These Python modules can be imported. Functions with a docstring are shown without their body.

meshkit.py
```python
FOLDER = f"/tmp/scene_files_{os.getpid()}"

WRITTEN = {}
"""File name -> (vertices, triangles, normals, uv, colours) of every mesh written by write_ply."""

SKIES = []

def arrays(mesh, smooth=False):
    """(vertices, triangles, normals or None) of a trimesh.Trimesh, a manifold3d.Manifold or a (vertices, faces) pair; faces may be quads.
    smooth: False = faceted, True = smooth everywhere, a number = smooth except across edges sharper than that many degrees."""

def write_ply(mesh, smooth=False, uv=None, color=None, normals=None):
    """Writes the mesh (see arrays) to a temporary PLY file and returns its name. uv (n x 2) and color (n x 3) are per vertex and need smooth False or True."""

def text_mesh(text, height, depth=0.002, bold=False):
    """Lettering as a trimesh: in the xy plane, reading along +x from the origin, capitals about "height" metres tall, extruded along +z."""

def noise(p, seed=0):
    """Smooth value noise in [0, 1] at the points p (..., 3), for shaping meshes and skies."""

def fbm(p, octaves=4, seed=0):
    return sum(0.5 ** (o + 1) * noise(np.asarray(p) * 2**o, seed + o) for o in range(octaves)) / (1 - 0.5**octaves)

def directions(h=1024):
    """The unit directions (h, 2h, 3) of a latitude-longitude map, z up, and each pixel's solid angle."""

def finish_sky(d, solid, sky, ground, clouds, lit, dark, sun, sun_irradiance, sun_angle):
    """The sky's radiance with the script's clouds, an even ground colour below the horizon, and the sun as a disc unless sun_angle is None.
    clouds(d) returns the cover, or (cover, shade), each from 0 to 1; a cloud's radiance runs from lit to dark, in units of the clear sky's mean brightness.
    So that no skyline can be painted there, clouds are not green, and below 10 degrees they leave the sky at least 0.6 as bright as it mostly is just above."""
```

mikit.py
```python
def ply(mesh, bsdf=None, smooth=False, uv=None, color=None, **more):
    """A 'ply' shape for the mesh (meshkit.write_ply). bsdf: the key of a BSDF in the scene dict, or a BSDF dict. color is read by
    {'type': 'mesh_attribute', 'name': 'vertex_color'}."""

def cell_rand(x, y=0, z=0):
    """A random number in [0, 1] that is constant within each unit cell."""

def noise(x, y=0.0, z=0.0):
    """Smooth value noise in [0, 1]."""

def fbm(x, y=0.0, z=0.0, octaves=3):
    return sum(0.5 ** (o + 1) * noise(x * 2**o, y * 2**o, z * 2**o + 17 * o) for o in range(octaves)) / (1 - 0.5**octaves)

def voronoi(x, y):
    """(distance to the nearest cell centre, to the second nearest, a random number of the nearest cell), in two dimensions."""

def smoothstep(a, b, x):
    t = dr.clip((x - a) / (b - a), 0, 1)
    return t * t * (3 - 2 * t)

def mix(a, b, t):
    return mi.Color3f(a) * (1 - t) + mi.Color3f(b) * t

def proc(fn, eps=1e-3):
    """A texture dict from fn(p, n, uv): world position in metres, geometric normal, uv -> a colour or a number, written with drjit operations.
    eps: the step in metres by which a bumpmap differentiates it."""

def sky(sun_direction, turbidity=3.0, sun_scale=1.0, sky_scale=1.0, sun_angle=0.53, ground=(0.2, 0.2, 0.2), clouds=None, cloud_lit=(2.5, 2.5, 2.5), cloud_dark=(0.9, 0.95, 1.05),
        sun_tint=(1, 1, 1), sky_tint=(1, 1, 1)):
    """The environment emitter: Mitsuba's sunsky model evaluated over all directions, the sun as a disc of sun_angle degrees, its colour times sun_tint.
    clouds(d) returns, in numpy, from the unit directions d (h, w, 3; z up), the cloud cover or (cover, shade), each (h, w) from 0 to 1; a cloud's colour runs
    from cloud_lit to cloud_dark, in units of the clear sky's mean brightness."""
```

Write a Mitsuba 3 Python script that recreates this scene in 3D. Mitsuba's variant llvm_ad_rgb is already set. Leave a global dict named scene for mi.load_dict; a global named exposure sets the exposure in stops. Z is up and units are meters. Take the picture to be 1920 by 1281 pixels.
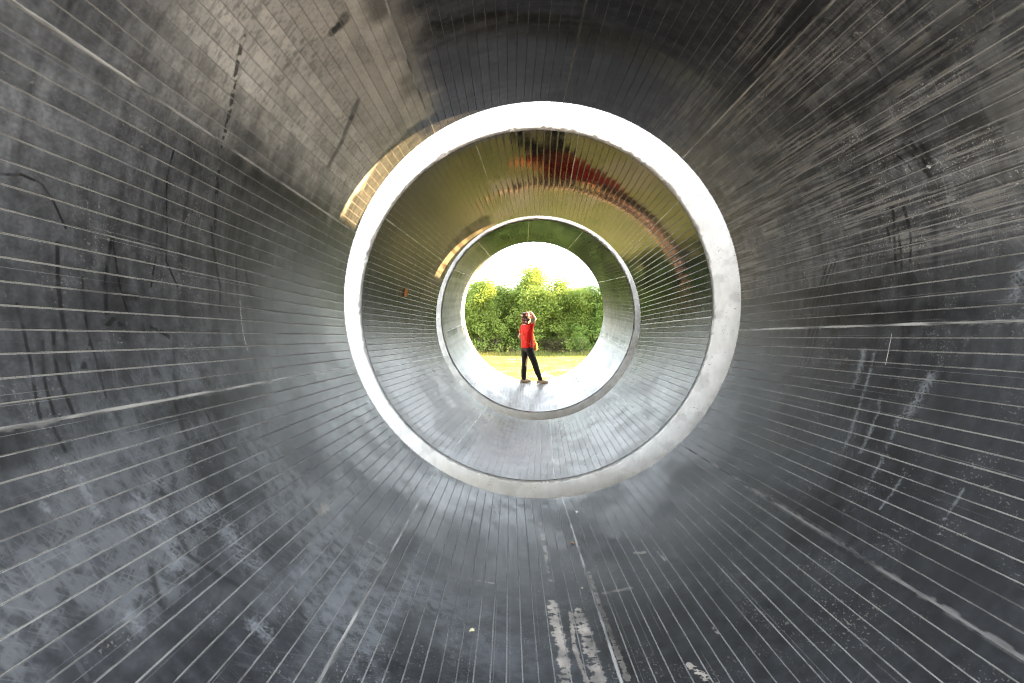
import math, random
import numpy as np
import trimesh
import manifold3d as m3
import drjit as dr
import mitsuba as mi
import mikit, meshkit
from mikit import noise, fbm, voronoi, cell_rand, smoothstep, mix

T = mi.ScalarTransform4f
# ------------------------------------------------------------------ camera, sky, exposure
EYE = np.array([0.0, 0.0, 1.52])
F_PX = 800.0                                   # focal length for a 1920-pixel-wide picture (about a 15 mm lens)
SHIFT_X, SHIFT_Y = 3.0 / 1920.0, 7.5 / 1281.0
SUN = np.array([math.cos(math.radians(14.4)), 0.135, math.sin(math.radians(14.4))])
exposure = 5.92
scene, labels = {'type': 'scene'}, {}
scene['camera'] = {'type': 'perspective', 'fov': math.degrees(2 * math.atan(960.0 / F_PX)), 'fov_axis': 'x', 'near_clip': 0.02, 'far_clip': 3000.0,
                   'principal_point_offset_x': SHIFT_X, 'principal_point_offset_y': SHIFT_Y,
                   'to_world': T().look_at(origin=EYE.tolist(), target=[0, 1, float(EYE[2])], up=[0, 0, 1])}


def cloud_cover(d):
    q = d / np.maximum(d[..., 2:3] + 0.12, 0.05)
    n = meshkit.fbm(np.stack([q[..., 0] * 0.8, q[..., 1] * 0.8, 0 * q[..., 0]], -1), 5, seed=3)
    haze = np.exp(-np.maximum(d[..., 2], 0) / 0.22)
    cover = 0.45 + np.clip((n - 0.44) * 3.2, 0, 1) * 0.5
    return np.clip(np.maximum(cover, 0.9 * haze), 0, 1), np.clip((n - 0.62) * 2.0, 0, 0.5)


scene['sky'] = mikit.sky(SUN.tolist(), turbidity=3.5, clouds=cloud_cover, cloud_lit=(2.42, 2.44, 2.50), cloud_dark=(1.0, 1.05, 1.15), ground=(0.16, 0.17, 0.09), sun_scale=1.0, sky_tint=(1.03, 1.0, 0.97))

# ------------------------------------------------------------------ where the three pipes lie (end centres, in metres)
R, WALL = 1.5, 0.30
PIPES = [(EYE + [0.2435, 0.6301, 0.2834], EYE + [0.2435, 3.2301, 0.2834]),
         (EYE + [0.1811, 3.6585, 0.2744], EYE + [0.3828, 6.2762, 0.2871]),
         (EYE + [0.4203, 6.6852, 0.3092], EYE + [0.5054, 9.2308, 0.5423])]


def frame(k):
    a, b = np.array(PIPES[k][0], float), np.array(PIPES[k][1], float)
    ax = (b - a) / np.linalg.norm(b - a)
    u = np.cross(ax, [0, 0, 1.0]); u /= np.linalg.norm(u)
    return a, ax, u, np.cross(u, ax), float(np.linalg.norm(b - a))


def pipe_points(k, theta, r, s):
    a, ax, u, w, _ = frame(k)
    theta, r, s = np.broadcast_arrays(theta, r, s)
    return a + s[..., None] * ax + (r * np.cos(theta))[..., None] * u + (r * np.sin(theta))[..., None] * w


def local(k):
    """(angle in [0, 2 pi), metres from the near end, radius) of a point, as drjit numbers."""
    a, ax, u, w, _ = frame(k)
    A, AX, U, W = (mi.ScalarPoint3f(*map(float, a)), *(mi.ScalarVector3f(*map(float, v)) for v in (ax, u, w)))

    def fn(p):
        q = mi.Vector3f(p.x - A.x, p.y - A.y, p.z - A.z)
        x, y, s = q.x * U.x + q.y * U.y + q.z * U.z, q.x * W.x + q.y * W.y + q.z * W.z, q.x * AX.x + q.y * AX.y + q.z * AX.z
        t = dr.atan2(y, x)
        return dr.select(t < 0, t + 2 * math.pi, t), s, dr.sqrt(x * x + y * y)
    return fn


# ------------------------------------------------------------------ wear, stains and rub marks on the nearest pipe: kind, arc metre, metre along, arc metre, metre along, half width
MARKS=[('d',4.733,0.554,4.854,0.55,0.0053),
('d',4.854,0.55,4.998,0.55,0.0053),
('d',4.998,0.55,5.113,0.538,0.0053),
('d',4.684,0.715,4.809,0.692,0.0059),
('d',4.809,0.692,4.922,0.682,0.0059),
('d',4.694,0.721,4.833,0.738,0.0035),
('d',4.833,0.738,4.917,0.756,0.0035),
('d',4.911,0.445,4.972,0.451,0.0037),
('d',4.972,0.451,5.063,0.452,0.0037),
('d',5.063,0.452,5.21,0.437,0.0037),
('d',4.82,0.619,4.966,0.615,0.0032),
('d',4.966,0.615,5.074,0.622,0.0032),
('d',5.074,0.622,5.181,0.621,0.0032),
('d',5.008,0.49,5.113,0.472,0.0037),
('d',5.113,0.472,5.207,0.471,0.0037),
('d',4.979,0.521,5.087,0.508,0.0048),
('d',5.087,0.508,5.218,0.518,0.0048),
('t',5.092,0.578,5.008,0.623,0.0097),
('t',5.008,0.623,4.94,0.703,0.0097),
('t',4.94,0.703,4.998,0.774,0.0097),
('t',4.987,0.797,4.956,0.839,0.0091),
('t',4.956,0.839,4.998,0.914,0.0091),
('d',4.859,0.764,4.862,0.787,0.0136),
('D',4.998,0.934,5.202,0.881,0.0139),
('d',4.707,0.884,4.817,0.858,0.0038),
('d',4.595,0.926,4.718,0.928,0.0039),
('d',4.718,0.928,4.804,0.978,0.0039),
('d',4.537,1.149,4.775,1.217,0.0068),
('d',4.775,1.217,4.883,1.205,0.0068),
('d',4.6,1.32,4.817,1.334,0.0055),
('d',4.495,1.38,4.644,1.383,0.0074),
('d',4.644,1.383,4.749,1.419,0.0074),
('d',4.317,0.899,4.422,0.897,0.0034),
('d',4.422,0.897,4.595,0.926,0.0034),
('d',4.595,0.416,4.579,0.461,0.0032),
('d',4.579,0.461,4.584,0.507,0.0032),
('d',4.584,0.507,4.621,0.54,0.0032),
('d',4.621,0.54,4.686,0.575,0.0032),
('t',3.814,0.963,4.053,1.072,0.0108),
('t',4.053,1.072,4.259,1.12,0.0108),
('t',4.259,1.12,4.532,1.17,0.0108),
('D',5.231,0.856,5.367,0.841,0.011),
('D',5.233,0.459,5.304,0.465,0.005),
('d',5.262,0.973,5.445,0.991,0.0046),
('d',0.22,1.326,0.154,1.322,0.0049),
('d',0.212,1.296,0.021,1.303,0.0054),
('d',0.207,1.274,0.024,1.272,0.0053),
('d',0.178,1.219,0.047,1.23,0.0047),
('d',0.301,1.284,0.212,1.291,0.0054),
('d',0.293,1.233,0.194,1.221,0.0062),
('d',0.123,1.708,-0.081,1.822,0.0048),
('d',9.548,1.708,9.344,1.822,0.0048),
('d',9.344,1.822,8.967,1.837,0.0048),
('d',0.118,1.68,-0.084,1.791,0.0048),
('d',9.543,1.68,9.341,1.791,0.0048),
('d',9.341,1.791,8.969,1.805,0.0048),
('d',0.115,1.653,-0.087,1.76,0.0047),
('d',9.54,1.653,9.338,1.76,0.0047),
('d',9.338,1.76,8.972,1.774,0.0047),
('d',9.187,1.243,9.027,1.216,0.0053),
('d',9.027,1.216,8.844,1.245,0.0053),
('d',8.844,1.245,8.563,1.299,0.0053),
('D',9.184,1.146,9.003,1.128,0.0044),
('d',0.534,1.162,0.458,1.133,0.0079),
('d',0.458,1.133,0.374,1.096,0.0079),
('d',0.531,1.127,0.466,1.115,0.0079),
('d',0.466,1.115,0.393,1.085,0.0079),
('d',0.503,1.096,0.408,1.073,0.0077),
('d',0.505,1.197,0.458,1.172,0.0041),
('d',0.458,1.172,0.421,1.159,0.0041),
('d',8.558,1.255,8.404,1.229,0.0084),
('d',8.404,1.229,8.241,1.297,0.0084),
('d',8.197,1.414,8.058,1.407,0.0092),
('d',8.058,1.407,7.875,1.376,0.0092),
('d',8.189,1.252,8.011,1.137,0.006),
('d',8.092,0.65,8.09,0.614,0.0175),
('D',7.961,0.842,8.045,0.812,0.018),
('D',7.734,0.871,7.912,0.784,0.0177),
('D',8.194,1.022,8.205,0.608,0.0103),
('d',5.637,0.628,5.694,0.625,0.0056),
('D',5.702,0.618,5.872,0.678,0.0082),
('D',5.678,0.506,5.812,0.448,0.009),
('d',5.817,0.866,5.872,0.868,0.0042),
('D',5.99,0.776,6.095,0.752,0.0086),
('w',4.825,1.346,4.982,1.34,0.0017),
('w',4.982,1.34,5.058,1.348,0.0017),
('w',9.155,1.294,9.09,1.293,0.0017),
('w',9.09,1.293,9.014,1.29,0.0017),
('w',0.414,1.095,0.408,1.089,0.0057),
('s',9.077,1.425,8.899,1.42,0.0111),
('s',9.079,1.365,8.933,1.357,0.0066),
('s',8.933,1.357,8.828,1.352,0.0066),
('s',8.828,1.352,8.587,1.315,0.0066),
('s',8.859,1.261,8.776,1.241,0.007),
('s',8.776,1.241,8.603,1.228,0.007),
('s',8.796,1.14,8.652,1.125,0.0066),
('s',8.977,1.076,8.82,1.109,0.0159),
('s',9.383,0.83,9.286,0.838,0.0153),
('s',8.618,1.122,8.461,1.103,0.0051),
('s',8.577,1.004,8.412,1.002,0.0041),
('s',8.592,0.799,8.469,0.796,0.0036),
('s',5.5,0.591,5.571,0.597,0.023),
('s',5.608,0.707,5.61,0.8,0.0209),
('s',5.707,0.787,5.841,0.779,0.0323),
('s',5.631,0.586,5.707,0.575,0.0201),
('s',5.383,0.47,5.485,0.472,0.0092),
('s',5.744,0.396,5.775,0.393,0.0128),
('s',5.448,0.652,5.474,0.67,0.0135),
('s',5.982,0.62,6.027,0.624,0.0183),
('s',5.409,0.371,5.43,0.374,0.0063),
('b',0.942,0.798,0.856,0.798,0.0384),
('b',0.856,0.798,0.723,0.795,0.0384),
('b',0.723,0.795,0.586,0.788,0.0384),
('b',0.586,0.788,0.466,0.783,0.0384),
('b',0.466,0.783,0.304,0.773,0.0384),
('m',7.019,1.324,7.016,1.201,0.0146),
('m',7.016,1.201,7.029,1.044,0.0146),
('m',7.029,1.044,7.019,0.872,0.0146),
('m',7.126,1.273,7.137,1.072,0.0163),
('m',7.137,1.072,7.137,0.863,0.0163),
('m',7.092,1.262,7.076,1.045,0.0063),
('m',7.076,1.045,7.097,0.864,0.0063),
('m',7.226,1.562,7.228,1.312,0.0066),
('m',7.228,1.312,7.234,1.123,0.0066),
('m',7.234,1.123,7.239,0.876,0.0066),
('f',7.021,2.168,7.029,1.511,0.0152),
('m',7.467,0.886,7.495,0.821,0.0079),
('m',7.616,1.012,7.621,0.98,0.0034),
('m',7.498,1.657,7.542,1.64,0.0076),
('m',7.268,1.378,7.391,1.385,0.0067),
('f',7.603,1.646,7.616,1.494,0.0071),
('m',5.87,1.233,5.87,1.289,0.016),
('f',6.605,1.402,6.744,1.421,0.006),
('f',6.495,1.527,6.592,1.522,0.0054),
('f',6.071,1.295,6.199,1.323,0.0041),
('p',3.508,1.278,3.495,1.28,0.0249),
('p',3.453,1.278,3.424,1.267,0.0358),
('p',3.492,1.277,3.453,1.278,0.0211),
('p',3.571,1.738,3.663,1.796,0.0253),
('p',3.663,1.796,3.801,1.864,0.0253),
('p',3.801,1.864,3.956,1.88,0.0253)]


def capsule(u, v, m):
    _, u0, v0, u1, v1, w = m
    du, dv = u1 - u0, v1 - v0
    t = dr.clip(((u - u0) * du + (v - v0) * dv) / max(du * du + dv * dv, 1e-9), 0, 1)
    return dr.sqrt(dr.square(u - u0 - t * du) + dr.square(v - v0 - t * dv)) / w


PITCH = math.radians(2.24)
SEAMS = [[29.0, 45.4, 84.0, 123.0, 160.3, 199.3, 238.0, 275.6, 313.7, 351.3],
         [35.0, 74.5, 109.0, 149.0, 202.0, 241.0, 277.5, 316.0, 356.0],
         [25.0, 62.0, 95.0, 128.0, 150.0, 189.0, 227.0, 265.0, 303.0, 341.0]]


def lining_look(k, arc0, arc1):
    """The look of the black plastic lining: fn(p, uv) -> (colour, roughness). Only marks between the arcs enter it."""
    where = local(k)
    marks = [m for m in MARKS if k == 0 and max(m[1], m[3]) > arc0 - 0.12 and min(m[1], m[3]) < arc1 + 0.12]
    seams = [math.radians(a) * R for a in SEAMS[k] if arc0 - 0.1 < math.radians(a) * R < arc1 + 0.1]
    kinds = {c: [m for m in marks if m[0] == c] for c in 'dDtwsbmfp'}

    def soft(u, v, group, inner=0.6, outer=1.15):
        out = mi.Float(0)
        for m in group:
            out = dr.maximum(out, 1 - smoothstep(inner, outer, capsule(u, v, m)))
        return out

    def fn(p, uv):
        th, s, _ = where(p)
        u, v = th * R, s + 7.0 * k
        sv = s + 0.63
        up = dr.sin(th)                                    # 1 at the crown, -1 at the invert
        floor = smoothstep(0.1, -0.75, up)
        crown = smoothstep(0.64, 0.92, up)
        big = fbm(u * 1.7, v * 1.7, 3.0 + k, 3)
        mid = fbm(u * 9, v * 9, 7.0, 3)
        rub = fbm(u * 2.2, v * 42, 1.0, 3)                 # rubbed round the pipe
        drag = fbm(u * 130, v * 6.5, 5.0, 4)                # dragged along the pipe
        fine = noise(u * 160, v * 160)
        c = mix((0.0085, 0.0088, 0.0096), (0.026, 0.0265, 0.028), dr.clip(0.55 * big + 0.45 * mid, 0, 1))
        grit = fbm(u * 30, v * 34, 13.0, 3)
        c = c * (0.40 + 1.2 * rub) * (0.45 + 1.1 * grit) * (0.8 + 0.4 * fine)
        if k == 0:
            rough = 0.29 + 0.16 * (big - 0.5) + 0.12 * (grit - 0.5) + 0.10 * floor - 0.25 * crown
        else:
            shine = smoothstep(-0.12, 0.25, up) * smoothstep(-0.72, -0.42, dr.cos(th))
            rough = 0.28 + 0.10 * (big - 0.5) + 0.10 * (grit - 0.5) - 0.225 * shine
        west = smoothstep(0.25, -0.35, dr.cos(th))             # left wall, greyer with dust and rubbing; painted sheen above
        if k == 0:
            c = c * (1 - 0.72 * floor * (1 - west)) * mix((1, 1, 1), (0.92, 0.98, 1.1), floor)  # blue skylight tinted into the floor colour; its right side darker
            c = c * (1 + west * (1 - floor) * (0.60 + 2.4 * smoothstep(2.0, 0.9, sv) * smoothstep(-0.1, 0.25, up)))  # broad sheen at the upper left near end painted as lighter lining
        # dust film, scuffs and dried splashes; painted sheen in the farther pipes
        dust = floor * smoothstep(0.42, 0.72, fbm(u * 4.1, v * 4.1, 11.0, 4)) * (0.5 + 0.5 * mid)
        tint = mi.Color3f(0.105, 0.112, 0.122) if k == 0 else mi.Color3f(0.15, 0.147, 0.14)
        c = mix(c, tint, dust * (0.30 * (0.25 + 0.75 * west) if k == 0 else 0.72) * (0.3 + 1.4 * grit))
        spark = smoothstep(0.80, 0.90, noise(u * 210, v * 210, 2.0)) * smoothstep(0.45, 0.75, mid) * (1 - crown)
        c = mix(c, mi.Color3f(0.16, 0.15, 0.135), spark * 0.55)
        rough = rough + 0.18 * dust
        if k == 0:
            d1, d2 = u * 0.80 + v * 0.6, v * 0.80 - u * 0.6
            d3, d4 = u * 0.95 + v * 0.31, v * 0.95 - u * 0.31
            scratch = dr.maximum(dr.maximum(noise(u * 13, v * 260 + 2 * mid, 61.0), noise(d3 * 17, d4 * 330 + 3 * mid, 64.0)), dr.maximum(noise(d1 * 19, d2 * 240, 62.0), noise(d2 * 23, d1 * 210, 63.0)))
            scratch = 0.38 * scratch + 0.62 * fbm(u * 34, v * 44, 65.0, 5) + 0.14
            cloud = fbm(u * 3.4, v * 3.4, 71.0, 5)
            scuff = floor * (0.08 + 0.92 * smoothstep(-0.10, -0.5, dr.cos(th))) * smoothstep(0.45, 0.72, cloud + 0.26 * (scratch - 0.65)) * (0.15 + 0.85 * smoothstep(0.55, 0.82, scratch))
            c = mix(c, mi.Color3f(0.112, 0.119, 0.129), dr.clip(scuff, 0, 1) * 0.6)
        if k == 2:
            c = mix(c, mi.Color3f(0.34, 0.34, 0.335), 0.75 * smoothstep(0.75, 0.0, up + 0.35 * dr.cos(th)) * (0.6 + 0.4 * mid))  # sky and sun glare painted as paler lining, below and to the left
        if k == 1:
            c = mix(c, mi.Color3f(0.235, 0.232, 0.225), 0.62 * smoothstep(0.05, -0.5, up) * (0.35 + 0.9 * mid) * (0.55 + 0.9 * grit))  # lower half paler: dust, with the sky sheen painted in
        if k == 1:                                              # brown film on its upper left, towards the far end
            film = smoothstep(2.85, 3.2, u) * smoothstep(4.5, 4.1, u) * smoothstep(1.75, 2.15, s + 0.2 * (mid - 0.5)) * (0.6 + 0.5 * mid)
            c = mix(c, mi.Color3f(0.15, 0.125, 0.095), dr.clip(film, 0, 1))
            rough = dr.maximum(rough, 0.42 * dr.clip(film * 1.6, 0, 1))
            veil = smoothstep(0.42, 0.66, fbm(u * 14, v * 1.6, 81.0, 4)) * smoothstep(0.0, 0.4, up)
            c = mix(c, mi.Color3f(0.016, 0.014, 0.010), 0.6 * veil)
            rough = rough + 0.02 * veil
        # hairline scratches at two slants
        a1, a2 = u * 0.86 + v * 0.5, v * 0.86 - u * 0.5
        hair = smoothstep(0.82, 0.92, noise(a1 * 9, a2 * 260 + 40 * big)) + smoothstep(0.82, 0.92, noise(u * 9, v * 290 + 50 * big, 8.0))
        c = c + mi.Color3f(0.016, 0.0165, 0.017) * dr.clip(hair, 0, 1) * smoothstep(0.42, 0.72, fbm(u * 2.3, v * 2.3, 41.0, 2)) * (1 - crown)
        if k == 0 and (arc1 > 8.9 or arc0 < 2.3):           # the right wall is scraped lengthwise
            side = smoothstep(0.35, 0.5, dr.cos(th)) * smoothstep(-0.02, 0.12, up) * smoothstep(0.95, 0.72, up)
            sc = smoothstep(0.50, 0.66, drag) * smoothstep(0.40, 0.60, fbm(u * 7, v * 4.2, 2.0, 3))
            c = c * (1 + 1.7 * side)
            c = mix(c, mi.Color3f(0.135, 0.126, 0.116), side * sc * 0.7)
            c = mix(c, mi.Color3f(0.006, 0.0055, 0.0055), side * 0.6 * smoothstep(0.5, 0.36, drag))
            rough = rough + 0.12 * side * sc
        if k == 0 and arc0 < 4.3 and arc1 > 3.0:            # brown dust film on the upper left
            edge = 0.14 * (fbm(u * 9, v * 14, 21.0, 3) - 0.5)
            film = smoothstep(3.02, 3.34, u + edge) * smoothstep(4.30, 3.85, u + 2 * edge) * smoothstep(1.15, 1.55, sv + edge) * smoothstep(3.02, 2.93, sv + edge)
            fleck = smoothstep(0.50, 0.72, 0.6 * noise(u * 30, v * 150, 6.0) + 0.4 * noise(u * 70, v * 330, 6.0)) * smoothstep(3.35, 3.7, u)
            film = film * (1 - 0.42 * fleck) * (0.72 + 0.7 * (mid - 0.3)) * (0.8 + 0.4 * fine)
            for m in kinds['p']:
                q = capsule(u, v, m)
                wipe = (1 - smoothstep(0.4, 1.05, q + 0.5 * (mid - 0.5))) * (0.75 + 0.4 * (grit - 0.5))
                film = film * (1 - 0.85 * wipe)
                c = c * (1 - 0.35 * wipe)
                rough = rough - 0.10 * wipe
            c = mix(c, mi.Color3f(0.43, 0.405, 0.372), dr.clip(film, 0, 1) * 0.85)
            rough = dr.maximum(rough, 0.5 * dr.clip(film, 0, 1))
        if kinds['d']:
            q = soft(u, v, kinds['d'], 0.5, 1.7) * (0.55 + 0.45 * smoothstep(0.3, 0.5, noise(u * 38, v * 60, 9.0)))
            c = mix(c, mi.Color3f(0.003, 0.003, 0.003), 0.9 * q)
        if kinds['D']:
            q = soft(u, v, kinds['D'], 0.2, 1.5) * (0.35 + 0.65 * smoothstep(0.3, 0.55, fbm(u * 12, v * 40, 2.0, 2)))
            c = mix(c, mi.Color3f(0.004, 0.004, 0.004), 0.75 * q)
        if kinds['t']:
            q = soft(u, v, kinds['t'], 0.5, 1.2) * smoothstep(0.48, 0.56, noise(u * 62, v * 62, 3.0))
            c = mix(c, mi.Color3f(0.003, 0.003, 0.003), 0.85 * q)
        if kinds['s']:
            q = mi.Float(0)
            for m in kinds['s']:
                q = dr.maximum(q, 1 - smoothstep(0.0, 1.0, capsule(u, v, m) * 0.34))
            hatch = dr.maximum(noise(u * 12, v * 170, 51.0), dr.maximum(noise(a1 * 14, a2 * 190, 52.0), noise(a2 * 15, a1 * 150, 53.0) * 0.96))
            q = q * smoothstep(0.50, 0.95, hatch * 0.6 + 0.3 * grit + 0.2 * fine + 0.30 * (q - 0.5)) * (0.6 + 0.5 * fine)
            c = mix(c, mi.Color3f(0.130, 0.138, 0.15), 0.75 * q)
            rough = rough + 0.15 * q
        if kinds['b']:
            q = soft(u + 0.05 * (grit - 0.5), v + 0.16 * (fbm(u * 12, v * 12, 5.0, 3) - 0.5), kinds['b'], 0.7, 1.05)
            c = mix(c, mi.Color3f(0.068, 0.068, 0.067), 0.65 * q * (0.6 + 0.6 * grit) * (0.75 + 0.25 * mid))
        if kinds['f']:
            q = soft(u, v, kinds['f'], 0.3, 1.3) * smoothstep(0.45, 0.60, fbm(u * 40, v * 26, 4.0, 3))
            c = mix(c, mi.Color3f(0.22, 0.195, 0.165), 0.6 * q)
        if kinds['m']:
            d0 = mi.Float(9)
            for m in kinds['m']:
                d0 = dr.minimum(d0, capsule(u, v, m))
            q = (1 - smoothstep(0.95, 1.38, d0 * 0.8 + 2.2 * (fbm(u * 20, v * 85, 1.0, 5) - 0.5))) * (0.55 + 0.6 * grit)
            q = q * smoothstep(0.28, 0.40, fbm(u * 40, v * 90, 31.0, 3))
            c = mix(c, mi.Color3f(0.25, 0.222, 0.194) * (0.55 + 0.5 * mid + 0.4 * grit), (0.55 + 0.4 * smoothstep(0.35, 0.6, mid)) * q)
            rough = dr.maximum(rough, 0.8 * q)
        if kinds['w']:
            q = soft(u, v, kinds['w'], 0.7, 1.1)
            c = mix(c, mi.Color3f(0.42, 0.41, 0.40), q * (0.5 + 0.5 * fine))
        # chalky fringe and a dark band beside the panel joints
        for i, a in enumerate(seams):
            ds = u - a + 0.004 * (noise(v * 5, 7.0 * i) - 0.5)
            fringe = smoothstep(0.020, 0.003, dr.abs(ds) + 0.016 * noise(v * 60, u * 90, 3.0 * i)) * (0.25 + 0.75 * smoothstep(0.30, 0.6, fbm(v * 2.3, 9.0 * i, 0, 2)))
            dark_band = smoothstep(0.085, 0.02, dr.abs(ds - 0.045)) * smoothstep(0.42, 0.62, fbm(v * 3.1, 5.0 * i, 0, 3))
            c = c * (1 - 0.55 * dark_band)
            c = mix(c, mi.Color3f(0.19, 0.185, 0.175), (0.45 if k == 0 else 0.3) * fringe * (1 - 0.8 * crown))
        # worn pale edges of the strips; dust lies in the grooves, edges stay dark on the crown
        strip = dr.floor(uv.x)
        across = uv.x - strip
        e = dr.abs(across - 0.5) * 2
        r1, r2 = cell_rand(strip, 1), cell_rand(strip, 2)
        c = c * (0.84 + 0.32 * r1)
        edge = smoothstep(0.885 + 0.03 * r2, 0.95, e)
        chalk = smoothstep(0.26, 0.62, 0.5 * noise(v * 9, strip * 3.7, 2.0) + 0.35 * noise(v * 60, strip * 1.7, 3.0) + 0.40 * cell_rand(strip, dr.select(across > 0.5, 1, 0), 4) - 0.10)
        worn = edge * (0.30 + 0.70 * chalk) * (1 - 0.93 * crown)
        line = (1 - smoothstep(0.0, 0.022, dr.abs(across - 0.12 - 0.76 * r2 + 0.03 * noise(v * 3, strip)))) * smoothstep(0.62, 0.80, noise(v * 2.6, strip * 5.1, 7.0)) * (1 - crown)
        c = mix(c, mi.Color3f(0.26, 0.255, 0.245), dr.clip(worn + 0.4 * line, 0, 1) * (0.30 if k == 2 else 0.85))
        return c, dr.clip(rough, 0.045, 0.9)
    return fn


def add_lining_material(name, k, arc0=0.0, arc1=9.43):
    look = lining_look(k, arc0, arc1)
    where = local(k)

    def ripple(p, n, uv):
        th, s, _ = where(p)
        u = th * R
        calm = 1 - 0.9 * smoothstep(2.95, 3.1, u) * smoothstep(4.5, 4.2, u)      # the dust film levels the ripples
        return calm * 0.75 * noise(u * 16, s * 7, 3.0 + k) + calm * 0.25 * noise(u * 45, s * 20, 1.0) + 1.1 * smoothstep(0.0, -0.6, dr.sin(th)) * noise(u * 9, s * 55, 5.0)
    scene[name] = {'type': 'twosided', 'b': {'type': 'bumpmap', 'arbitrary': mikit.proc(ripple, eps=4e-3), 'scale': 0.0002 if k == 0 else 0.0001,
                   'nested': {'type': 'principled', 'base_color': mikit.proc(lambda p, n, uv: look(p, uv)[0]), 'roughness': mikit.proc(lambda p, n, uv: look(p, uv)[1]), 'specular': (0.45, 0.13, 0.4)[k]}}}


def groove_tone(p, n, uv):
    g = fbm(p.x * 30, p.y * 8, p.z * 30, 3)
    return mix((0.03, 0.028, 0.025), (0.15, 0.14, 0.126), smoothstep(0.3, 0.62, g))


scene['groove_dust'] = {'type': 'twosided', 'b': {'type': 'principled', 'base_color': mikit.proc(groove_tone), 'roughness': 0.85, 'specular': 0.3}}


def weld_tone(p, n, uv):
    g = fbm(p.x * 50, p.y * 7, p.z * 50, 4)
    return mix((0.05, 0.05, 0.05), (0.27, 0.262, 0.25), smoothstep(0.32, 0.66, g))


scene['weld'] = {'type': 'twosided', 'b': {'type': 'principled', 'base_color': mikit.proc(weld_tone), 'roughness': 0.38, 'specular': 0.5}}


def dull_weld_tone(p, n, uv):
    g = fbm(p.x * 50, p.y * 9, p.z * 50, 4)
    return mix((0.012, 0.012, 0.013), (0.10, 0.098, 0.094), smoothstep(0.40, 0.70, g))


scene['dull_weld'] = {'type': 'twosided', 'b': {'type': 'principled', 'base_color': mikit.proc(dull_weld_tone), 'roughness': 0.5, 'specular': 0.4}}


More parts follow.
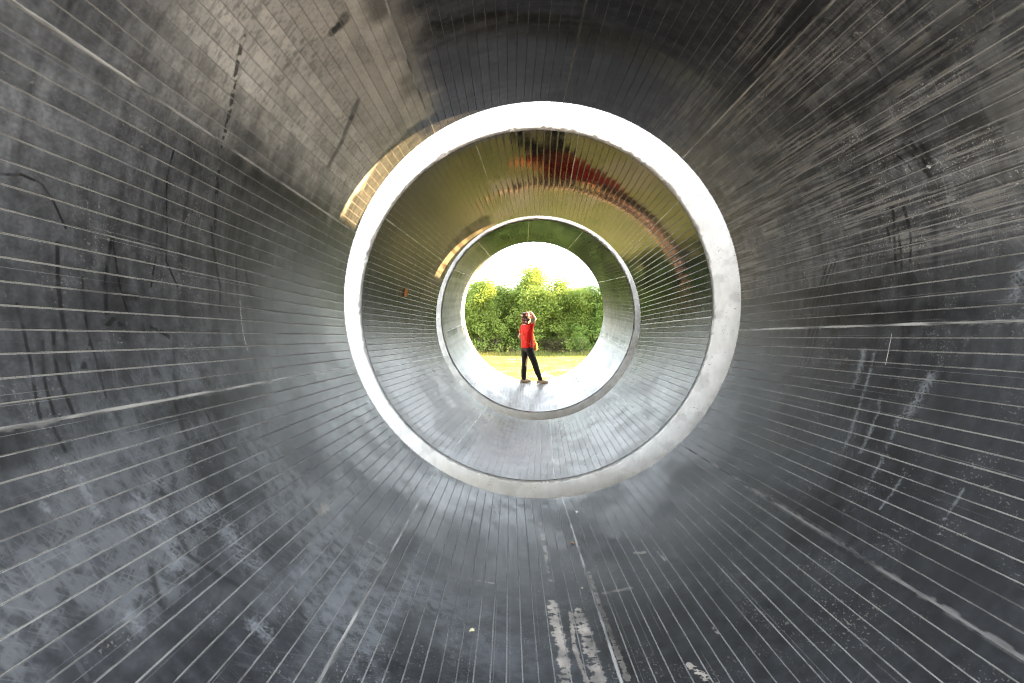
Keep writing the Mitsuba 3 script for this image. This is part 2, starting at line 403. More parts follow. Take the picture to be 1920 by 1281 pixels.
def concrete_tone(p, n, uv):
    big = fbm(p.x * 2.1, p.y * 2.1, p.z * 2.1, 4)
    mid = fbm(p.x * 11, p.y * 11, p.z * 11, 4)
    c = mix((0.46, 0.46, 0.45), (0.66, 0.66, 0.65), dr.clip(0.5 * big + 0.5 * mid, 0, 1))
    blot = smoothstep(0.50, 0.66, fbm(p.x * 7, p.y * 7, p.z * 7 + 5, 4))
    c = mix(c, mi.Color3f(0.30, 0.30, 0.295), 0.42 * blot)
    trowel = fbm(p.x * 30, p.y * 30, p.z * 9, 3)
    c = c * (0.84 + 0.32 * trowel)
    crack = dr.abs(noise(p.z * 3.3 + 0.5 * mid, p.y * 2, 17.0) - 0.5)
    c = c * (1 - 0.5 * smoothstep(0.012, 0.002, crack) * smoothstep(0.52, 0.62, fbm(p.x * 5, p.y * 5, p.z * 5, 2)) * smoothstep(-0.6, -1.2, p.x))
    low = smoothstep(0.75, 0.15, p.z)                       # splashed earth near the ground
    c = mix(c, mi.Color3f(0.34, 0.29, 0.22), 0.65 * low * (0.5 + mid * 0.8))
    pore = smoothstep(0.80, 0.88, noise(p.x * 95, p.y * 95, p.z * 95)) * smoothstep(0.45, 0.65, mid)
    return c * (1 - 0.6 * pore)


def concrete_relief(p, n, uv):
    return fbm(p.x * 26, p.y * 26, p.z * 26, 3) + 0.3 * noise(p.x * 110, p.y * 110, p.z * 110)


scene['concrete'] = {'type': 'twosided', 'b': {'type': 'bumpmap', 'arbitrary': mikit.proc(concrete_relief, eps=2e-3), 'scale': 0.004,
                     'nested': {'type': 'principled', 'base_color': mikit.proc(concrete_tone), 'roughness': 0.85, 'specular': 0.35}}}

# ------------------------------------------------------------------ pipes


def numbered(name):
    if name not in scene and not any(k.startswith(name + '__') for k in scene) and name not in labels:
        return name
    i = 1
    while f'{name}_{i:03d}' in scene or any(k.startswith(f'{name}_{i:03d}__') for k in scene) or f'{name}_{i:03d}' in labels:
        i += 1
    return f'{name}_{i:03d}'


def grid_faces(nu, nv):
    i, j = np.meshgrid(np.arange(nu - 1), np.arange(nv - 1), indexing='ij')
    a = i * nv + j
    return np.stack([a, a + 1, a + nv + 1, a + nv], -1).reshape(-1, 4)


def tri(q):
    return np.vstack([q[:, [0, 1, 2]], q[:, [0, 2, 3]]])


def end_chips(theta, seed):
    c = np.stack([np.cos(theta) * 22, np.sin(theta) * 22, 0 * theta], -1)
    n = meshkit.fbm(c * 3.2, 5, seed=seed) * meshkit.fbm(c * 0.35, 2, seed=seed + 1) * 2
    return np.clip((n - 0.56) * 0.07, 0, 0.014)


def concrete_body(k, n=512, wobble=True, a=None):
    """The concrete barrel: outside, two rounded end faces with a chipped inner rim, inside."""
    length = frame(k)[4] if a is None else a[4]
    th = np.arange(n) * 2 * np.pi / n
    ring = []
    chip0, chip1 = end_chips(th, 5 + k), end_chips(th, 9 + k)
    ch = 0.012
    prof = [(R + 0.014 + 0 * th, ch + chip0), (R + 0.018 + 0.5 * ch + chip0, 0 * th)]
    for f in (0.2, 0.4, 0.6, 0.8):
        prof.append((R + 0.03 + (WALL - 0.05) * f + 0 * th, 0 * th + 0.0015 * np.sin(3 * th + 9 * f)))
    prof += [(R + WALL - ch + 0 * th, 0 * th), (R + WALL + 0 * th, ch + 0 * th)]
    for f in np.linspace(0.1, 0.9, 5):
        prof.append((R + WALL + 0 * th, f * length + 0 * th))
    prof += [(R + WALL + 0 * th, length - ch + 0 * th), (R + WALL - ch + 0 * th, length + 0 * th)]
    for f in (0.8, 0.6, 0.4, 0.2):
        prof.append((R + 0.03 + (WALL - 0.05) * f + 0 * th, length - 0.0015 * np.sin(4 * th + 5 * f)))
    prof += [(R + 0.018 + 0.5 * ch + chip1, length + 0 * th), (R + 0.014 + 0 * th, length - ch - chip1)]
    if a is None:
        pts = np.stack([pipe_points(k, th, r, s) for r, s in prof])
    else:
        o, ax, u, w, _ = a
        pts = np.stack([o + s[:, None] * ax + (r * np.cos(th))[:, None] * u + (r * np.sin(th))[:, None] * w for r, s in prof])
    m = len(prof)
    i, j = np.meshgrid(np.arange(m), np.arange(n), indexing='ij')
    A = i * n + j; B = i * n + (j + 1) % n; C = ((i + 1) % m) * n + (j + 1) % n; D = ((i + 1) % m) * n + j
    return trimesh.Trimesh(pts.reshape(-1, 3), tri(np.stack([A, B, C, D], -1).reshape(-1, 4)), process=False)


HALF_BEVEL = 0.0016


def strip_mesh(k, t0, t1, seed, ny=9):
    """One strip of the lining between two angles: rounded edges, a little buckled."""
    length = frame(k)[4]
    h = (t1 - t0) * R / 2
    tm = (t0 + t1) / 2
    g = 0.0004 if k == 2 else 0.0006
    x = np.array([-h + g, -h + 0.0016, -h + 0.0045, -h * 0.45, h * 0.45, h - 0.0045, h - 0.0016, h - g])
    d0 = 0.0009 if k == 2 else 0.0026
    depth = np.array([d0, 0.0005, 0.0, 0.0, 0.0, 0.0, 0.0005, d0])
    s = np.linspace(0.004, length - 0.004, ny)
    X, S = np.meshgrid(x, s, indexing='ij')
    c = np.stack([0 * X + tm * R * 3.0, S * 2.3, 0 * X + k * 11.0], -1)
    # the sheets bulge a little between their ribs, and the strips tilt against each other
    buck = (meshkit.fbm(c, 3, seed=1) - 0.5) * (0.0011 if k == 0 else 0.0013) + X / h * (meshkit.noise(c * [7, 1.0, 1] + seed * 0.37, 2) - 0.5) * (0.0007 if k == 0 else 0.0005)
    bulge = 0.00035 * (1 - (X / h) ** 2)
    r = R + depth[:, None] + buck + bulge
    pts = pipe_points(k, tm + X / R, r, S)
    uv = np.stack([X / (2 * h) + 0.5 + seed, S], -1).reshape(-1, 2)
    f = tri(grid_faces(len(x), ny))
    return trimesh.Trimesh(pts.reshape(-1, 3), f[:, ::-1], process=False), uv


def sheet_mesh(k, t0, t1, r, n, ny=5):
    length = frame(k)[4]
    Tt, S = np.meshgrid(np.linspace(t0, t1, n), np.linspace(0.008, length - 0.008, ny), indexing='ij')
    return trimesh.Trimesh(pipe_points(k, Tt, r, S).reshape(-1, 3), tri(grid_faces(n, ny))[:, ::-1], process=False)


def weld_mesh(k, t, seed):
    """The extruded weld bead that closes the joint of two panels."""
    length = frame(k)[4]
    half = 0.0068
    a = np.linspace(0, np.pi, 7)
    s = np.linspace(0.004, length - 0.004, 60)
    A, S = np.meshgrid(a, s, indexing='ij')
    wob = (meshkit.fbm(np.stack([S * 9, 0 * S + seed, 0 * S], -1), 3) - 0.5)
    width = half * (1 + 0.5 * wob)
    off = 0.004 * (meshkit.fbm(np.stack([S * 3, 0 * S + seed + 9, 0 * S], -1), 2) - 0.5)
    r = R + 0.003 - np.sin(A) * 0.0048 * (1 + 0.6 * wob)
    return trimesh.Trimesh(pipe_points(k, t + (off - np.cos(A) * width) / R, r, S).reshape(-1, 3), tri(grid_faces(7, 60)), process=False)


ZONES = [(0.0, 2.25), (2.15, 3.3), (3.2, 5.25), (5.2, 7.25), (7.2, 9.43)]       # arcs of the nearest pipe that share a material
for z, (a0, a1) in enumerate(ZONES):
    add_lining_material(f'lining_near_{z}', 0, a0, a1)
add_lining_material('lining_middle', 1)
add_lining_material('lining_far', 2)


def zone(arc):
    return 0 if arc < 2.2 else 1 if arc < 3.225 else 2 if arc < 5.2 else 3 if arc < 7.21 else 4


PIPE_LABELS = ['nearest dark plastic-lined concrete pipe that surrounds the view, scuffed, muddy and streaked with rub marks',
               'middle concrete pipe with pale end face, its lining mirroring grass and a red shirt',
               'farthest and smallest concrete pipe with bright silvery lining, the one the person stands in']
pipe_keys = []
for k in range(3):
    key = numbered('concrete_pipe')
    pipe_keys.append(key)
    labels[key] = {'label': PIPE_LABELS[k], 'category': 'concrete pipe', 'group': 'lined concrete pipes laid in a row'}
    scene[key + '__barrel'] = mikit.ply(concrete_body(k), 'concrete', smooth=40)
    edges = [math.radians(a) for a in SEAMS[k]]
    edges.append(edges[0] + 2 * math.pi)
    far = []
    for q in range(len(edges) - 1):
        t0, t1 = edges[q], edges[q + 1]
        panel = key + '__lining_panel' + (f'_{q:03d}' if q else '')
        scene[panel] = mikit.ply(sheet_mesh(k, t0 - 0.003, t1 + 0.003, R + 0.0030, max(4, int((t1 - t0) / 0.04))), 'groove_dust', smooth=True)
        n = max(1, round((t1 - t0) / PITCH))
        for i in range(n):
            # strips next to a weld are cut to fit
            c0, c1 = t0 + (t1 - t0) * i / n, t0 + (t1 - t0) * (i + 1) / n
            m, uv = strip_mesh(k, c0, c1, 100 * k + 20 * q + i)
            if k == 2:
                far.append((m, uv)); continue
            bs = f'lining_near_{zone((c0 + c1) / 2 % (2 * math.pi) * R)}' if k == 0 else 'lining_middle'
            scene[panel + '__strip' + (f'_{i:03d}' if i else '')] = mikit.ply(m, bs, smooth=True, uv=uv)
        scene[key + '__weld_seam' + (f'_{q:03d}' if q else '')] = mikit.ply(weld_mesh(k, t0, 3.1 * q + 17 * k), 'dull_weld' if k == 0 and q in (0, 2, 8) else 'weld', smooth=True)
    if k == 2:
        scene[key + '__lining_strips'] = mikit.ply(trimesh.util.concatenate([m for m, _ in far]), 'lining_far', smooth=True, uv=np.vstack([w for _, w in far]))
        labels[key + '__lining_strips'] = {'kind': 'stuff'}

# unseen second row of pipes, added on the right to shade the gaps
for q, (y0, dx) in enumerate(((0.15, 0.0), (3.2, 0.02), (6.2, -0.02))):
    key = numbered('concrete_pipe')
    a = (np.array([3.92 + dx, y0, 1.8]), np.array([0, 1.0, 0]), np.array([1.0, 0, 0]), np.array([0, 0, 1.0]), 2.6)
    scene[key] = mikit.ply(concrete_body(5 + q, 128, a=a), 'concrete', smooth=40)
    labels[key] = {'label': f'plain grey concrete pipe out of view on the right, added for its shade, beside the {("nearest", "middle", "farthest")[q]} lined pipe', 'category': 'concrete pipe', 'group': 'added row of unseen concrete pipes'}

# ------------------------------------------------------------------ ground and dry lawn


def ground_height(x, y):
    t = np.clip((y - 6.4) / 3.0, 0, 1)
    lift = 0.258 * t * t * (3 - 2 * t)
    n = meshkit.fbm(np.stack([x * 0.35, y * 0.35, 0 * x], -1), 4, seed=4) - 0.5
    away = np.clip((np.abs(x - 0.3) - 1.2) / 2, 0, 1) + np.clip((y - 10) / 3, 0, 1)
    return lift + 0.10 * n * np.clip(away, 0, 1) * np.clip((np.hypot(x, y) - 2) / 6, 0.2, 1) - 0.004


def graded(lo, hi, near, n):
    t = np.linspace(-1, 1, n)
    s = np.sign(t) * np.abs(t) ** 3.2
    return np.where(s < 0, near + s * (near - lo), near + s * (hi - near))


gx, gy = np.meshgrid(graded(-500, 500, 1.0, 161), graded(-300, 900, 12.0, 181), indexing='ij')
ground = trimesh.Trimesh(np.stack([gx, gy, ground_height(gx, gy)], -1).reshape(-1, 3), tri(grid_faces(161, 181))[:, ::-1], process=False)
if ground.face_normals[:, 2].mean() < 0:
    ground.invert()


def soil_tone(p, n, uv):
    a = fbm(p.x * 0.8, p.y * 0.8, 0, 4)
    b = fbm(p.x * 9, p.y * 9, 3, 3)
    c = mix((0.15, 0.145, 0.04), (0.23, 0.205, 0.065), a)
    c = mix(c, mi.Color3f(0.12, 0.15, 0.035), 0.6 * smoothstep(0.5, 0.7, b))
    bare = smoothstep(0.58, 0.70, fbm(p.x * 0.9 + 7, p.y * 0.9, 9, 3))
    c = mix(c, mi.Color3f(0.27, 0.22, 0.155), 0.6 * bare)
    yard = smoothstep(8.6, 6.0, p.y) * smoothstep(40.0, 25.0, dr.abs(p.x))   # trodden earth around the pipes
    return mix(c, mi.Color3f(0.25, 0.235, 0.215) * (0.7 + 0.5 * b), yard)


scene['soil'] = {'type': 'principled', 'base_color': mikit.proc(soil_tone), 'roughness': 0.95, 'specular': 0.2}
scene['ground'] = mikit.ply(ground, 'soil', smooth=True)
labels['ground'] = {'label': 'dry yellow lawn and trodden earth under the pipes', 'kind': 'structure'}

rng = np.random.default_rng(11)


def blades(n, x0, x1, y0, y1, hmin, hmax, width, power):
    x = rng.uniform(x0, x1, n); y = y0 + (y1 - y0) * rng.uniform(0, 1, n) ** power
    keep = meshkit.fbm(np.stack([x * 0.9, y * 0.9, 0 * x], -1), 3, seed=8) + rng.uniform(-0.25, 0.25, n) > 0.40
    x, y = x[keep], y[keep]
    n = len(x)
    a, lean = rng.uniform(0, 2 * np.pi, n), rng.uniform(0.1, 0.7, n)
    h = rng.uniform(hmin, hmax, n) * (0.6 + 0.8 * meshkit.noise(np.stack([x * 1.3, y * 1.3, 0 * x], -1), 5))
    z = ground_height(x, y) - 0.006
    b = np.stack([x, y, z], -1)
    side = np.stack([np.cos(a), np.sin(a), 0 * a], -1) * (width * rng.uniform(0.6, 1.4, n))[:, None]
    tip = b + np.stack([-np.sin(a) * lean * h, np.cos(a) * lean * h, h], -1)
    mid = b + 0.55 * (tip - b) + np.array([0, 0, 0.08]) * h[:, None]
    v = np.stack([b - side, b + side, mid + 0.7 * side, mid - 0.7 * side, tip], 1).reshape(-1, 3)
    o = np.arange(n)[:, None] * 5
    f = np.concatenate([o + [0, 1, 2], o + [0, 2, 3], o + [3, 2, 4]])
    return trimesh.Trimesh(v, f, process=False)


def blade_tone(p, n, uv):
    a = noise(p.x * 23, p.y * 23)
    b = fbm(p.x * 0.9, p.y * 0.9, 2, 3)
    c = mix((0.245, 0.218, 0.085), (0.31, 0.265, 0.11), a)
    return mix(c, mi.Color3f(0.11, 0.17, 0.03), smoothstep(0.38, 0.62, 0.5 * a + 0.5 * b))


scene['grass_blade'] = {'type': 'principledthin', 'base_color': mikit.proc(blade_tone), 'roughness': 0.6, 'diff_trans': 0.9, 'eta': 1.35}
lawn = trimesh.util.concatenate([blades(70000, -7, 10, 9.4, 30.5, 0.05, 0.15, 0.006, 1.5), blades(16000, -9, 13, 28.5, 32.5, 0.12, 0.42, 0.010, 1.0)])
scene['grass'] = mikit.ply(lawn, 'grass_blade')
labels['grass'] = {'label': 'short yellow green grass of the lawn beyond the last pipe', 'category': 'grass', 'kind': 'stuff'}

# ------------------------------------------------------------------ bushy trees beyond the lawn


def leaf_cloud(points, normals, size, r):
    """A folded leaf at every point."""
    n = len(points)
    d = r.normal(size=(n, 3)); d[:, 2] -= 0.25
    d -= (d * normals).sum(1, keepdims=True) * normals
    d /= np.linalg.norm(d, axis=1, keepdims=True) + 1e-9
    s = np.cross(d, normals)
    L = (size * r.uniform(0.6, 1.35, n))[:, None]
    v = np.stack([points, points + L * (0.5 * d + 0.27 * s + 0.06 * normals), points + L * d, points + L * (0.5 * d - 0.27 * s + 0.06 * normals)], 1).reshape(-1, 3)
    o = np.arange(n)[:, None] * 4
    return v, np.concatenate([o + [0, 1, 2], o + [0, 2, 3]])


def limb(points, radii, sides=7):
    p = np.asarray(points, float)
    t = np.gradient(p, axis=0); t /= np.linalg.norm(t, axis=1, keepdims=True)
    a = np.cross(t, [0.3, 0.9, 0.1]); a /= np.linalg.norm(a, axis=1, keepdims=True)
    b = np.cross(t, a)
    ang = np.arange(sides) * 2 * np.pi / sides
    v = p[:, None] + np.asarray(radii)[:, None, None] * (np.cos(ang)[None, :, None] * a[:, None] + np.sin(ang)[None, :, None] * b[:, None])
    i, j = np.meshgrid(np.arange(len(p) - 1), np.arange(sides), indexing='ij')
    q = np.stack([i * sides + j, i * sides + (j + 1) % sides, (i + 1) * sides + (j + 1) % sides, (i + 1) * sides + j], -1).reshape(-1, 4)
    return v.reshape(-1, 3), tri(q)


def bush_tree(seed, height, width, leaves, size=0.15):
    """Crown and trunk meshes of a many-stemmed tree that is leafy to the ground; foot at the origin."""
    r = np.random.default_rng(seed)
    branches, tips = [], []
    for s in range(7):
        a = r.uniform(0, 2 * np.pi); out = width * r.uniform(0.10, 0.42)
        h = height * r.uniform(0.70, 0.94) * (1 - 0.35 * (out / width) ** 1.2)
        p = np.array([[0.12 * np.cos(a), 0.12 * np.sin(a), -0.1], [out * 0.35 * np.cos(a), out * 0.35 * np.sin(a), h * 0.3],
                      [out * 0.75 * np.cos(a + 0.2), out * 0.75 * np.sin(a + 0.2), h * 0.65], [out * np.cos(a + 0.3), out * np.sin(a + 0.3), h]])
        t = np.linspace(0, 3, 12)
        q = np.stack([np.interp(t, range(4), p[:, c]) for c in range(3)], -1) + r.normal(0, 0.03, (12, 3))
        branches.append(limb(q, np.linspace(0.075, 0.012, 12)))
        for i in range(3, 12):
            for _ in range(3 if i < 8 else 4):
                b = r.uniform(0, 2 * np.pi); le = width * r.uniform(0.12, 0.30) * (1.15 - 0.06 * i)
                e = q[i] + np.array([np.cos(b) * le, np.sin(b) * le, le * r.uniform(-0.15, 0.75)])
                if e[2] > 0.2:
                    m = (q[i] + e) / 2 + r.normal(0, 0.05, 3)
                    branches.append(limb([q[i], m, e], [0.018, 0.012, 0.005], 5))
                    tips += [e, m]
    # low skirt of side shoots
    for _ in range(34):
        b = r.uniform(0, 2 * np.pi); rad = width * 0.5 * math.sqrt(r.uniform(0.15, 1.0))
        e = np.array([np.cos(b) * rad, np.sin(b) * rad, r.uniform(0.35, 0.38 * height)])
        branches.append(limb([[0.3 * e[0], 0.3 * e[1], 0], e * [0.8, 0.8, 0.6], e], [0.014, 0.010, 0.004], 5))
        tips.append(e)
    tips = np.array(tips)
    per = max(1, leaves // len(tips))
    spread = np.array([0.46, 0.46, 0.36]) * (height / 6.2) ** 0.5
    w = r.uniform(0.25, 1.9, len(tips))
    idx = np.repeat(np.arange(len(tips)), np.maximum(1, (per * w).astype(int)))
    d = r.normal(size=(len(idx), 3)); d /= np.linalg.norm(d, axis=1, keepdims=True)
    pts = tips[idx] + d * spread * (0.35 + 0.8 * r.uniform(0, 1, (len(idx), 1)) ** 0.5) * (0.7 + 0.5 * w[idx, None] / 1.9)
    pts = pts[pts[:, 2] > 0.08]
    nrm = r.normal(size=(len(pts), 3)) * 0.75 + [0, 0, 0.7] + 0.5 * pts / (np.linalg.norm(pts, axis=1, keepdims=True) + 1e-9)
    nrm /= np.linalg.norm(nrm, axis=1, keepdims=True)
    v, f = leaf_cloud(pts, nrm, size, r)
    bv, bf, at = [], [], 0
    for a, b in branches:
        bv.append(a); bf.append(b + at); at += len(a)
    return trimesh.Trimesh(v, f, process=False), trimesh.Trimesh(np.vstack(bv), np.vstack(bf), process=False)


def leaf_tone(lo, hi):
    lo, hi = mi.ScalarColor3f(*lo), mi.ScalarColor3f(*hi)

    def fn(p, n, uv):
        a = noise(p.x * 5.5, p.y * 5.5, p.z * 5.5)
        b = noise(p.x * 0.9, p.y * 0.9, p.z * 0.9)
        return mix(lo, hi, dr.clip(0.6 * a + 0.55 * b - 0.08, 0, 1))
    return fn


for name, lo, hi in (('leaf_fresh', (0.21, 0.29, 0.07), (0.31, 0.38, 0.10)), ('leaf_green', (0.17, 0.275, 0.07), (0.27, 0.36, 0.095)), ('leaf_dry', (0.06, 0.06, 0.03), (0.13, 0.12, 0.05))):
    scene[name] = {'type': 'principledthin', 'base_color': mikit.proc(leaf_tone(lo, hi)), 'roughness': 0.45, 'diff_trans': 1.0, 'eta': 1.4}


def bark_tone(p, n, uv):
    return mix((0.10, 0.08, 0.06), (0.20, 0.17, 0.13), fbm(p.x * 9, p.y * 9, p.z * 3, 3))


scene['bark'] = {'type': 'twosided', 'b': {'type': 'principled', 'base_color': mikit.proc(bark_tone), 'roughness': 0.9}}
KINDS = [bush_tree(3, 7.2, 5.2, 52000), bush_tree(7, 6.2, 5.6, 52000), bush_tree(12, 6.4, 5.6, 52000)]
KEPT = [(mikit.ply(c, 'leaf_fresh'), mikit.ply(t, 'bark', smooth=True)) for c, t in KINDS]
TREES = [  # x, y, kind, turn, size, leaf, label
    (1.2, 33.6, 0, 10, (1.32, 1.2, 0.97), 'leaf_fresh', 'tallest light green bushy tree, straight beyond the person, its top above the others'),
    (-2.5, 33.0, 1, 40, 1.00, 'leaf_fresh', 'pale green bushy tree at the left edge of the round opening'),
    (4.5, 33.8, 1, 160, 0.94, 'leaf_fresh', 'lower light green bushy tree just right of the person'),
    (7.6, 32.8, 2, 75, 1.00, 'leaf_green', 'darker green bushy tree at the right edge of the round opening'),
    (-0.6, 36.6, 2, 200, 0.95, 'leaf_green', 'green tree standing half hidden behind the gap left of the person'),
    (6.0, 37.0, 0, 120, 0.80, 'leaf_green', 'green tree standing half hidden behind the bushes on the right'),
    (2.9, 35.2, 1, 100, 0.95, 'leaf_fresh', 'pale green tree filling the gap right of the tallest tree'),
    (-4.6, 35.6, 1, 300, 0.98, 'leaf_green', 'green tree half hidden behind the left edge tree'),
    (8.6, 35.8, 0, 30, 0.85, 'leaf_fresh', 'light tree half hidden behind the right edge tree'),
    (-6.9, 33.6, 2, 10, 1.02, 'leaf_green', 'first tree hidden to the left of the opening'),
    (-11.6, 34.4, 0, 80, 0.95, 'leaf_fresh', 'second tree hidden to the left of the opening'),
    (-16.5, 33.0, 1, 250, 1.10, 'leaf_green', 'third tree hidden to the left of the opening'),
    (12.2, 33.4, 0, 220, 0.92, 'leaf_fresh', 'first tree hidden to the right of the opening'),
    (17.0, 34.2, 1, 300, 1.08, 'leaf_green', 'second tree hidden to the right of the opening'),
    (22.0, 33.0, 2, 140, 1.10, 'leaf_fresh', 'third tree hidden to the right of the opening')]
for x, y, kind, turn, size, leaf, text in TREES:
    key = numbered('bushy_tree')
    z = float(ground_height(np.array([x]), np.array([y]))[0])
    tw = T().translate([x, y, z]).rotate([0, 0, 1], turn).scale(list(size) if isinstance(size, tuple) else size)
    crown, trunk = KEPT[kind]
    scene[key + '__crown'] = {**crown, 'bsdf': {'type': 'ref', 'id': leaf}, 'to_world': tw}
    scene[key + '__trunk'] = {**trunk, 'to_world': tw}
    labels[key] = {'label': text, 'category': 'tree', 'group': 'bushy trees along the lawn'}

UNDER = [bush_tree(31 + i, 1.5, 2.6, 5000, 0.09) for i in range(2)]
UNDER_PLY = [(mikit.ply(c, 'leaf_green'), mikit.ply(t, 'bark', smooth=True)) for c, t in UNDER]
SHRUBS = [(-4.2, 31.9, 0, 'leaf_green', 'low green shrub at the left foot of the trees'), (-1.6, 31.7, 1, 'leaf_dry', 'low brownish twiggy shrub at the foot of the trees left of the person'),
          (1.1, 32.0, 0, 'leaf_green', 'low green shrub behind the legs of the person'), (3.2, 31.8, 1, 'leaf_dry', 'low brownish shrub at the foot of the trees right of the person'),
          (5.4, 31.6, 0, 'leaf_green', 'low green shrub under the right hand trees'), (7.7, 31.8, 1, 'leaf_green', 'low green shrub at the right foot of the trees')]
for i, (x, y, kind, leaf, text) in enumerate(SHRUBS):
    key = numbered('shrub')
    z = float(ground_height(np.array([x]), np.array([y]))[0])
    tw = T().translate([x, y, z]).rotate([0, 0, 1], 67 * i).scale([1, 1, 0.8 + 0.1 * (i % 3)])
    crown, stems = UNDER_PLY[kind]
    scene[key + '__crown'] = {**crown, 'bsdf': {'type': 'ref', 'id': leaf}, 'to_world': tw}
    scene[key + '__stem'] = {**stems, 'to_world': tw}
    labels[key] = {'label': text, 'category': 'shrub', 'group': 'shrubs at the foot of the trees'}

# ------------------------------------------------------------------ the person at the far mouth
FACE = np.array([0.80, 0.60, 0.0]); LEFT = np.array([-0.60, 0.80, 0.0]); UP = np.array([0, 0, 1.0])


def ball(p, r, n=18):
    return m3.Manifold.sphere(float(r), n).translate([float(c) for c in p])


def bone(*pr):
    """Tapered limbs through (point, radius) pairs."""
    s = [ball(p, r) for p, r in pr]
    return m3.Manifold.batch_boolean([m3.Manifold.batch_hull([a, b]) for a, b in zip(s[:-1], s[1:])], m3.OpType.Add)


def union(*parts):
    return m3.Manifold.batch_boolean(list(parts), m3.OpType.Add)


def skin_of(man, length=0.012, rounds=8):
    me = man.refine_to_length(length).to_mesh()
    t = trimesh.Trimesh(np.array(me.vert_properties[:, :3]), np.array(me.tri_verts), process=True)
    trimesh.smoothing.filter_taubin(t, iterations=rounds)
    return t


V = np.array
pelvis, chest, neck, head = V([.362, 9.03, 1.285]), V([.352, 9.03, 1.665]), V([.348, 9.03, 1.805]), V([.340, 9.035, 1.925])
hip_l, hip_r = pelvis + .075 * LEFT - .03 * UP, pelvis - .075 * LEFT - .03 * UP
knee_l, ankle_l = V([.300, 9.105, .960]), V([.280, 9.10, .650])
knee_r, ankle_r = V([.520, 8.985, .945]), V([.632, 8.975, .628])
sh_l, sh_r = chest + .135 * LEFT + .085 * UP, chest - .135 * LEFT + .085 * UP
el_l, wr_l = V([.205, 9.12, 1.535]), V([.345, 9.24, 1.52])
el_r, wr_r = V([.512, 8.985, 1.915]), V([.452, 9.075, 2.035])


def foot(ankle, toe_dir, length, sole):
    h = V([ankle[0], ankle[1], sole]) - .045 * toe_dir
    return [(h + .03 * UP, .030), (h + (length * .45) * toe_dir + .032 * UP, .032), (h + (length * .82) * toe_dir + .022 * UP, .030)]


def floor_at(x, y):
    a, ax, u, w, L = frame(2)
    s = (y - a[1]) / ax[1]
    c = a + s * ax
    return c[2] - math.sqrt(R * R - (x - c[0]) ** 2)


toe_l = V([.86, .51, 0.0]); toe_r = V([.975, .22, 0.0])
sole_l, sole_r = floor_at(.29, 9.11), floor_at(.68, 8.99)


def hand(wrist, along, palm_side, thumb_side, curl):
    along, palm_side, thumb_side = (v / np.linalg.norm(v) for v in (along, palm_side, thumb_side))
    k = wrist + .075 * along
    parts = [bone((wrist, .021), (wrist + .03 * along + .012 * thumb_side, .020), (k + .024 * thumb_side, .0125)), bone((wrist, .021), (wrist + .03 * along - .012 * thumb_side, .020), (k - .026 * thumb_side, .0115)),
             m3.Manifold.batch_hull([ball(wrist, .018), ball(k + .024 * thumb_side, .012), ball(k - .026 * thumb_side, .011)])]
    for i, (off, ln) in enumerate(((.026, .064), (.009, .072), (-.009, .067), (-.026, .052))):
        b = k + off * thumb_side
        m = b + ln * .45 * (along * math.cos(curl * .5) + palm_side * math.sin(curl * .5))
        m2 = m + ln * .33 * (along * math.cos(curl) + palm_side * math.sin(curl))
        e = m2 + ln * .25 * (along * math.cos(curl * 1.4) + palm_side * math.sin(curl * 1.4))
        parts.append(bone((b, .0095), (m, .009), (m2, .0082), (e, .0072)))
    t0 = wrist + .025 * along + .022 * thumb_side
    t1 = t0 + .034 * (along * .6 + thumb_side * .8)
    parts.append(bone((t0, .012), (t1, .0105), (t1 + .028 * (along * .9 + thumb_side * .2 + palm_side * .2), .0085)))
    return union(*parts)


head_up = (UP * .93 - FACE * .36); face_dir = (FACE * .93 + UP * .36)      # she tilts her head back to look up
hd = head + .005 * UP
body = union(
    m3.Manifold.batch_hull([ball(hd + .02 * head_up - .012 * face_dir, .088), ball(hd - .005 * head_up + .02 * face_dir, .075), ball(hd - .075 * head_up + .045 * face_dir, .042)]),
    bone((hd + .015 * head_up + .085 * face_dir, .012), (hd - .018 * head_up + .104 * face_dir, .014)),                       # nose
    bone((hd - .045 * head_up + .083 * face_dir - .016 * LEFT, .010), (hd - .045 * head_up + .083 * face_dir + .016 * LEFT, .010)),   # mouth
    bone((hd - .02 * head_up - .082 * LEFT, .014), (hd + .01 * head_up - .084 * LEFT - .008 * face_dir, .017)), bone((hd - .02 * head_up + .082 * LEFT, .014), (hd + .01 * head_up + .084 * LEFT - .008 * face_dir, .017)),
    bone((hd - .05 * head_up - .01 * face_dir, .052), (neck, .048), (chest + .07 * UP, .05)),
    bone((pelvis, .07), (pelvis + .16 * UP, .06), (chest - .02 * UP, .055)),
    bone((sh_l, .045), (el_l, .036), (wr_l, .023)), bone((sh_r, .045), (el_r, .037), (el_r + .4 * (wr_r - el_r), .034), (wr_r, .022)),
    hand(wr_l, FACE - .2 * LEFT + .2 * UP, -LEFT, UP, .9), hand(wr_r, V([-.45, .65, .32]), V([-.2, .1, -.9]), V([.7, .5, .1]), .5),
    bone((hip_l, .07), (knee_l, .045), (ankle_l, .030)), bone((hip_r, .07), (knee_r, .045), (ankle_r, .030)),
    bone((ankle_l, .030), *[(p, r - .006) for p, r in foot(ankle_l, toe_l, .21, sole_l)][:2]), bone((ankle_r, .030), *[(p, r - .006) for p, r in foot(ankle_r, toe_r, .21, sole_r)][:2]))
person = 'person'
labels[person] = {'label': 'person in a red shirt, black trousers and checked sun hat striding with one arm raised', 'category': 'person'}


def skin_tone(p, n, uv):
    return mix((0.37, 0.235, 0.165), (0.46, 0.30, 0.22), fbm(p.x * 14, p.y * 14, p.z * 14, 3))


scene['skin'] = {'type': 'principled', 'base_color': mikit.proc(skin_tone), 'roughness': 0.5, 'specular': 0.4}
scene[person + '__body'] = mikit.ply(skin_of(body, 0.011, 6), 'skin', smooth=True)

